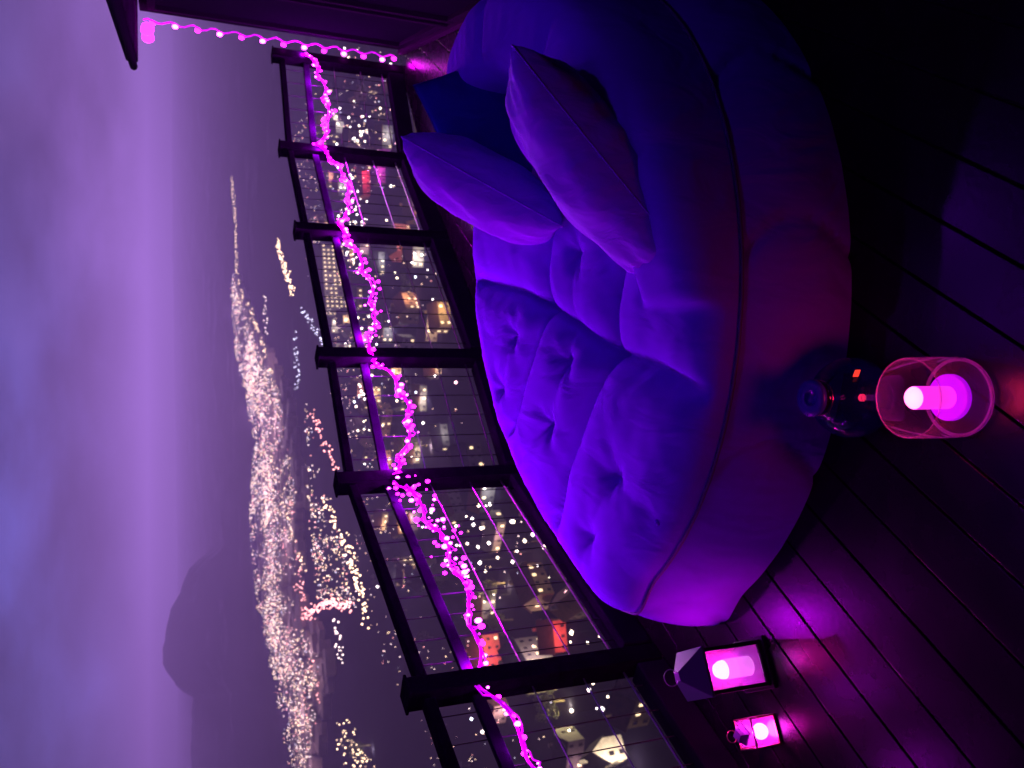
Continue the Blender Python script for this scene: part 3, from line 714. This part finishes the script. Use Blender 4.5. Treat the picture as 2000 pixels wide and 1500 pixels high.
# houses
M_hw = [mat('wall_plaster_%s' % n_, c, rough=.85, noise=(.6, .25), spec=.1) for n_, c in (('pale', (.20, .18, .18)), ('grey', (.10, .10, .12)), ('ochre', (.26, .18, .12)), ('red', (.40, .12, .10)), ('white', (.72, .70, .66)))]
M_rf = [mat('roof_slate', (.03, .028, .04), rough=.9, noise=(.8, .3), spec=.05), mat('roof_tile', (.08, .035, .03), rough=.9, noise=(.8, .3), spec=.05)]
M_wl = em('lit_window', (1, .72, .40), 2.2); M_wd = mat('dark_window', (.02, .02, .03), rough=.15)
def house(x, y, rz, L, Wd, Hh, rh, wm, rm_, lit, name, label, group=None, cat='house', lamp=None, litm=None):
    z = terr(x, y)-.5; r = thing(name, (x, y, z), label, cat, group, rz)
    m_ = MB(); m_.box((0, 0, Hh/2), (L, Wd, Hh)); 
    for s_ in (-1, 1): m_.add([(s_*L/2, -Wd/2, Hh), (s_*L/2, Wd/2, Hh), (s_*L/2, 0, Hh+rh)], [(0, 1, 2)])
    m_.build('wall', wm, r)
    m_ = MB(); ov = .5
    for s_ in (-1, 1):
        k_ = rh/(Wd/2)
        a_ = [(-L/2-ov, s_*(Wd/2+ov), Hh-ov*k_+.1), (L/2+ov, s_*(Wd/2+ov), Hh-ov*k_+.1), (L/2+ov, 0, Hh+rh+.1), (-L/2-ov, 0, Hh+rh+.1)]
        m_.add(a_+[(p[0], p[1], p[2]+.3) for p in a_], [(0, 1, 2, 3), (4, 7, 6, 5), (0, 4, 5, 1), (1, 5, 6, 2), (2, 6, 7, 3), (3, 7, 4, 0)])
    rf_ = m_.build('roof', rm_, r)
    m_ = MB(); m_.box((L*.25, .8, Hh+rh+.2), (.9, .9, 2.2)); m_.build('chimney', wm, rf_)
    fl = max(1, int(Hh/3)); nwin = max(2, int(L/3))
    for f in range(fl):
        for k in range(nwin):
            for s_ in (-1, 1):
                on = rc.random() < lit
                m_ = MB(); m_.box((-L/2+L*(k+.5)/nwin, s_*(Wd/2+.03), 1.6+f*2.9), (.9, .1, 1.2)); m_.build('window', (litm or M_wl) if on else M_wd, r)
        if Wd > 5:
            for s_ in (-1, 1):
                m_ = MB(); m_.box((s_*(L/2+.03), Wd*.18, 1.6+f*2.9), (.1, 1.1, 1.4)); m_.build('window', (litm or M_wl) if rc.random() < lit else M_wd, r)
    if lamp:
        col, e, off = lamp
        l_ = point('facade_lamp', (off[0], off[1], off[2]), col, e, .4); l_.parent = r
    return r
spots = []
named = [
 (68, 396, .5, 16, 9, 9, 3, 3, 0, .5, 'town_hall', 'brightly lit red and white hall in the town seen through the third railing panel', ((1, .7, .55), 9e3, (0, -12, 10))),
 (119, 482, .2, 24, 7, 5, 2, 3, 0, .1, 'pink_building', 'long low building floodlit pink beyond the railing near the cabin', ((1, .1, .35), 9e3, (0, -10, 6))),
 (114, 446, .1, 14, 7, 5, 2, 0, 0, .1, 'magenta_building', 'small building floodlit magenta just below the pink one', ((1, .05, .8), 9e3, (0, -9, 6))),
 (68, 551, .35, 46, 12, 15, 3, 0, 0, .85, 'apartment_building', 'wide apartment block with rows of lit windows beyond the third panel', ((1, .7, .7), 8e3, (0, -22, 16))),
 (36, 387, .8, 12, 9, 8, 3, 2, 1, .5, 'orange_house', 'orange lit house in the middle of the town lights', ((1, .5, .3), 5e3, (2, -9, 6))),
 (28, 340, .3, 11, 8, 6, 3, 2, 1, .4, 'yellow_house', 'yellow lit house low behind the fourth panel', ((1, .7, .3), 5e3, (2, -9, 6))),
 (-63, 240, .9, 12, 8, 6, 4, 2, 1, .3, 'gabled_house', 'house with orange lit gable close to the lower railing edge', ((1, .55, .3), 5e3, (8, -4, 5))),
 (-97, 279, .5, 15, 9, 7, 4, 3, 1, .3, 'red_roof_house', 'house lit pink and red beside the tall near railing post', ((1, .25, .3), 7e3, (0, -10, 8))),
 (-86, 237, 1.2, 16, 8, 10, 4, 0, 0, .3, 'church', 'pale church like building with long lit walls below the railing', ((1, .7, .62), 6e3, (-4, -9, 7))),
 (-96.5, 195, 2.2, 8, 6, 6, 4, 4, 0, .2, 'white_house', 'white gabled house lit from one side at the lower left of the view', ((1, .76, .50), 7e3, (-9, 5, 5))),
 (-75, 228, .2, 9, 7, 5, 3, 3, 1, .3, 'red_house', 'small red lit house beside the white gabled house', ((1, .2, .2), 3e3, (0, -8, 4))),
 (-30, 300, .4, 13, 9, 7, 4, 1, 0, .4, 'grey_house', 'grey house with a few lit windows under the central panel', None),
]
for (x, y, rz, L, Wd, Hh, rh, wi, ri, lit, nm, lb, lamp) in named:
    house(x, y, rz, L, Wd, Hh, rh, M_hw[wi], M_rf[ri], lit, nm, lb, cat='building', lamp=lamp); spots.append((x, y))
zone = [(215, 530), (160, 400), (90, 330), (15, 320), (-28, 250), (-60, 190), (-110, 150), (-165, 240), (-190, 420), (-120, 450), (-60, 470), (20, 560), (110, 640), (200, 700)]
cnt = 0
while cnt < 84:
    x = rc.uniform(-190, 215); y = rc.uniform(150, 640)
    if not inpoly(x, y, zone) or any(math.hypot(x-a, y-b_) < 15 for a, b_ in spots): continue
    if -190 < x < -100 and y > 290: continue
    spots.append((x, y)); cnt += 1
    if cnt % 3 != 0:
        cc = rc.choice([(1, .75, .5), (1, .85, .7), (1, .6, .35), (1, .5, .5), (1, .9, .8)])
        house(x, y, rc.uniform(-.5, .5), rc.uniform(8, 13), rc.uniform(6, 8), rc.choice((4, 6)), rc.uniform(2, 3.5), rc.choice((M_hw[0], M_hw[1], M_hw[2])), rc.choice(M_rf), .3, 'lit_house', 'house with lamp lit front wall among the dark houses below the terrace', 'lamp lit town houses seen through the railing', lamp=(cc, rc.uniform(1.8e3, 5.5e3)*min(1, (y/330)**1.5), (rc.uniform(-3, 3), -7, 3.5)))
        continue
    house(x, y, rc.uniform(0, 3), rc.uniform(9, 16), rc.uniform(7, 9), rc.choice((4, 6, 7)), rc.uniform(2, 4), rc.choice(M_hw[:3]), rc.choice(M_rf), .16, 'house', 'dark gabled house with few lit windows in the town below the terrace', 'dark town houses seen through the railing')
# street lamps close below the terrace
def lamp_proto():
    r = thing('street_lamp', (0, 0, 0), 'glowing street lamp among the houses below the terrace', 'street lamp', 'street lamps in the town below')
    m_ = MB(); m_.tube([(0, 0, 0), (0, 0, 6.2), (.5, 0, 6.6)], .09, 6); m_.build('post', M_black, r)
    m_ = MB(); m_.octa((.6, 0, 6.4), .5, .45); m_.build('lamp_head', EM[0], r)
    return r
lp = lamp_proto(); lp_k = sorted([c for c in bpy.data.objects if c.parent == lp], key=lambda o: o.name.startswith('lamp_head'))
cnt = 0; clusters = [(rc.uniform(-170, 180), rc.uniform(190, 600)) for _ in range(30)]
clusters = [c for c in clusters if inpoly(c[0], c[1], zone)]
heads = {0: lp_k[1].data}
for i in (1, 2, 3):
    hd = lp_k[1].data.copy(); hd.materials.clear(); hd.materials.append(EM[i]); heads[i] = hd
while cnt < 290:
    if rc.random() < .6: c = rc.choice(clusters); x = rc.gauss(c[0], 9); y = rc.gauss(c[1], 12)
    else: x = rc.uniform(-190, 215); y = rc.uniform(170, 640)
    if not inpoly(x, y, zone) or (x < -105 and y > 290): continue
    r = lp if cnt == 0 else lp.copy()
    if cnt: COL.objects.link(r)
    r.location = (x, y, terr(x, y)); r.rotation_euler = (0, 0, rc.uniform(0, 6)); s_ = rc.uniform(.55, 1.5); r.scale = (s_, s_, s_)
    if cnt:
        k2 = rc.choices((0, 1, 2, 3), (5, 4, 1, 1))[0]
        for c in lp_k:
            d_ = c.copy(); d_.parent = r; COL.objects.link(d_)
            if c.name.startswith('lamp_head'): d_.data = heads[k2]
    cnt += 1

# trees: lit ones and dark ones
M_leaf = mat('leaves', (.07, .08, .035), rough=.8, noise=(.8, .4)); M_bark = mat('bark', (.06, .045, .03), rough=.9)
def tree(x, y, H_, cr, label, group, lamp=None, seed=0):
    z = terr(x, y)-.2; r = thing('tree', (x, y, z), label, 'tree', group); q = random.Random(seed)
    m_ = MB(); m_.tube([(0, 0, 0), (.1, .1, H_*.3), (0, .2, H_*.6), (.1, 0, H_*.85)], [.35, .26, .16, .05], 7)
    for k in range(6):
        a = k*1.05+q.random(); m_.tube([(0, 0, H_*(.3+.07*k)), (cos(a)*cr*.7, sin(a)*cr*.7, H_*(.5+.07*k))], [.12, .03], 5)
    m_.build('trunk', M_bark, r)
    m_ = MB()
    cs = [(q.gauss(0, cr*.42), q.gauss(0, cr*.42), H_*q.uniform(.42, .95), cr*q.uniform(.25, .5)) for _ in range(14)]
    for k in range(900):
        c = q.choice(cs); d_ = Vector((q.gauss(0, 1), q.gauss(0, 1), q.gauss(0, 1))).normalized()*c[3]*q.uniform(.5, 1)
        p = Vector(c[:3])+d_; u = Vector((q.gauss(0, 1), q.gauss(0, 1), q.gauss(0, 1))).normalized(); v = u.orthogonal().normalized(); s_ = .3*q.uniform(.6, 1.3)
        m_.add([p-u*s_-v*s_*.5, p+u*s_-v*s_*.5, p+u*s_+v*s_*.5, p-u*s_+v*s_*.5], [(0, 1, 2, 3)])
    m_.build('crown', M_leaf, r)
    if lamp: l_ = point('tree_uplight', (0, -cr*.9, 1.2), lamp[0], lamp[1], .3); l_.parent = r
    return r
tree(-28, 372, 13, 7, 'large tree floodlit yellow in the middle of the town', 'floodlit trees', ((1, .75, .35), 1.2e4), 1)
tree(-69, 272, 9, 4.5, 'golden floodlit tree beside the gabled house', 'floodlit trees', ((1, .7, .3), 9e3), 2)
tree(-94, 226, 9, 4.5, 'yellow lit tree beside the tall near post, in the town', 'floodlit trees', ((1, .8, .3), 9e3), 3)
tree(-207, 480, 14, 7, 'pale lit tree on the dark slope far left of the town', 'floodlit trees', ((1, .85, .5), 8e3), 4)
cnt = 0
while cnt < 26:
    x = rc.uniform(-190, 200); y = rc.uniform(170, 620)
    if not inpoly(x, y, zone) or any(math.hypot(x-a, y-b_) < 9 for a, b_ in spots): continue
    spots.append((x, y)); cnt += 1
    tree(x, y, rc.uniform(7, 12), rc.uniform(3, 4.5), 'dark tree among the town houses below the terrace', 'dark trees in the town', None, cnt+10)
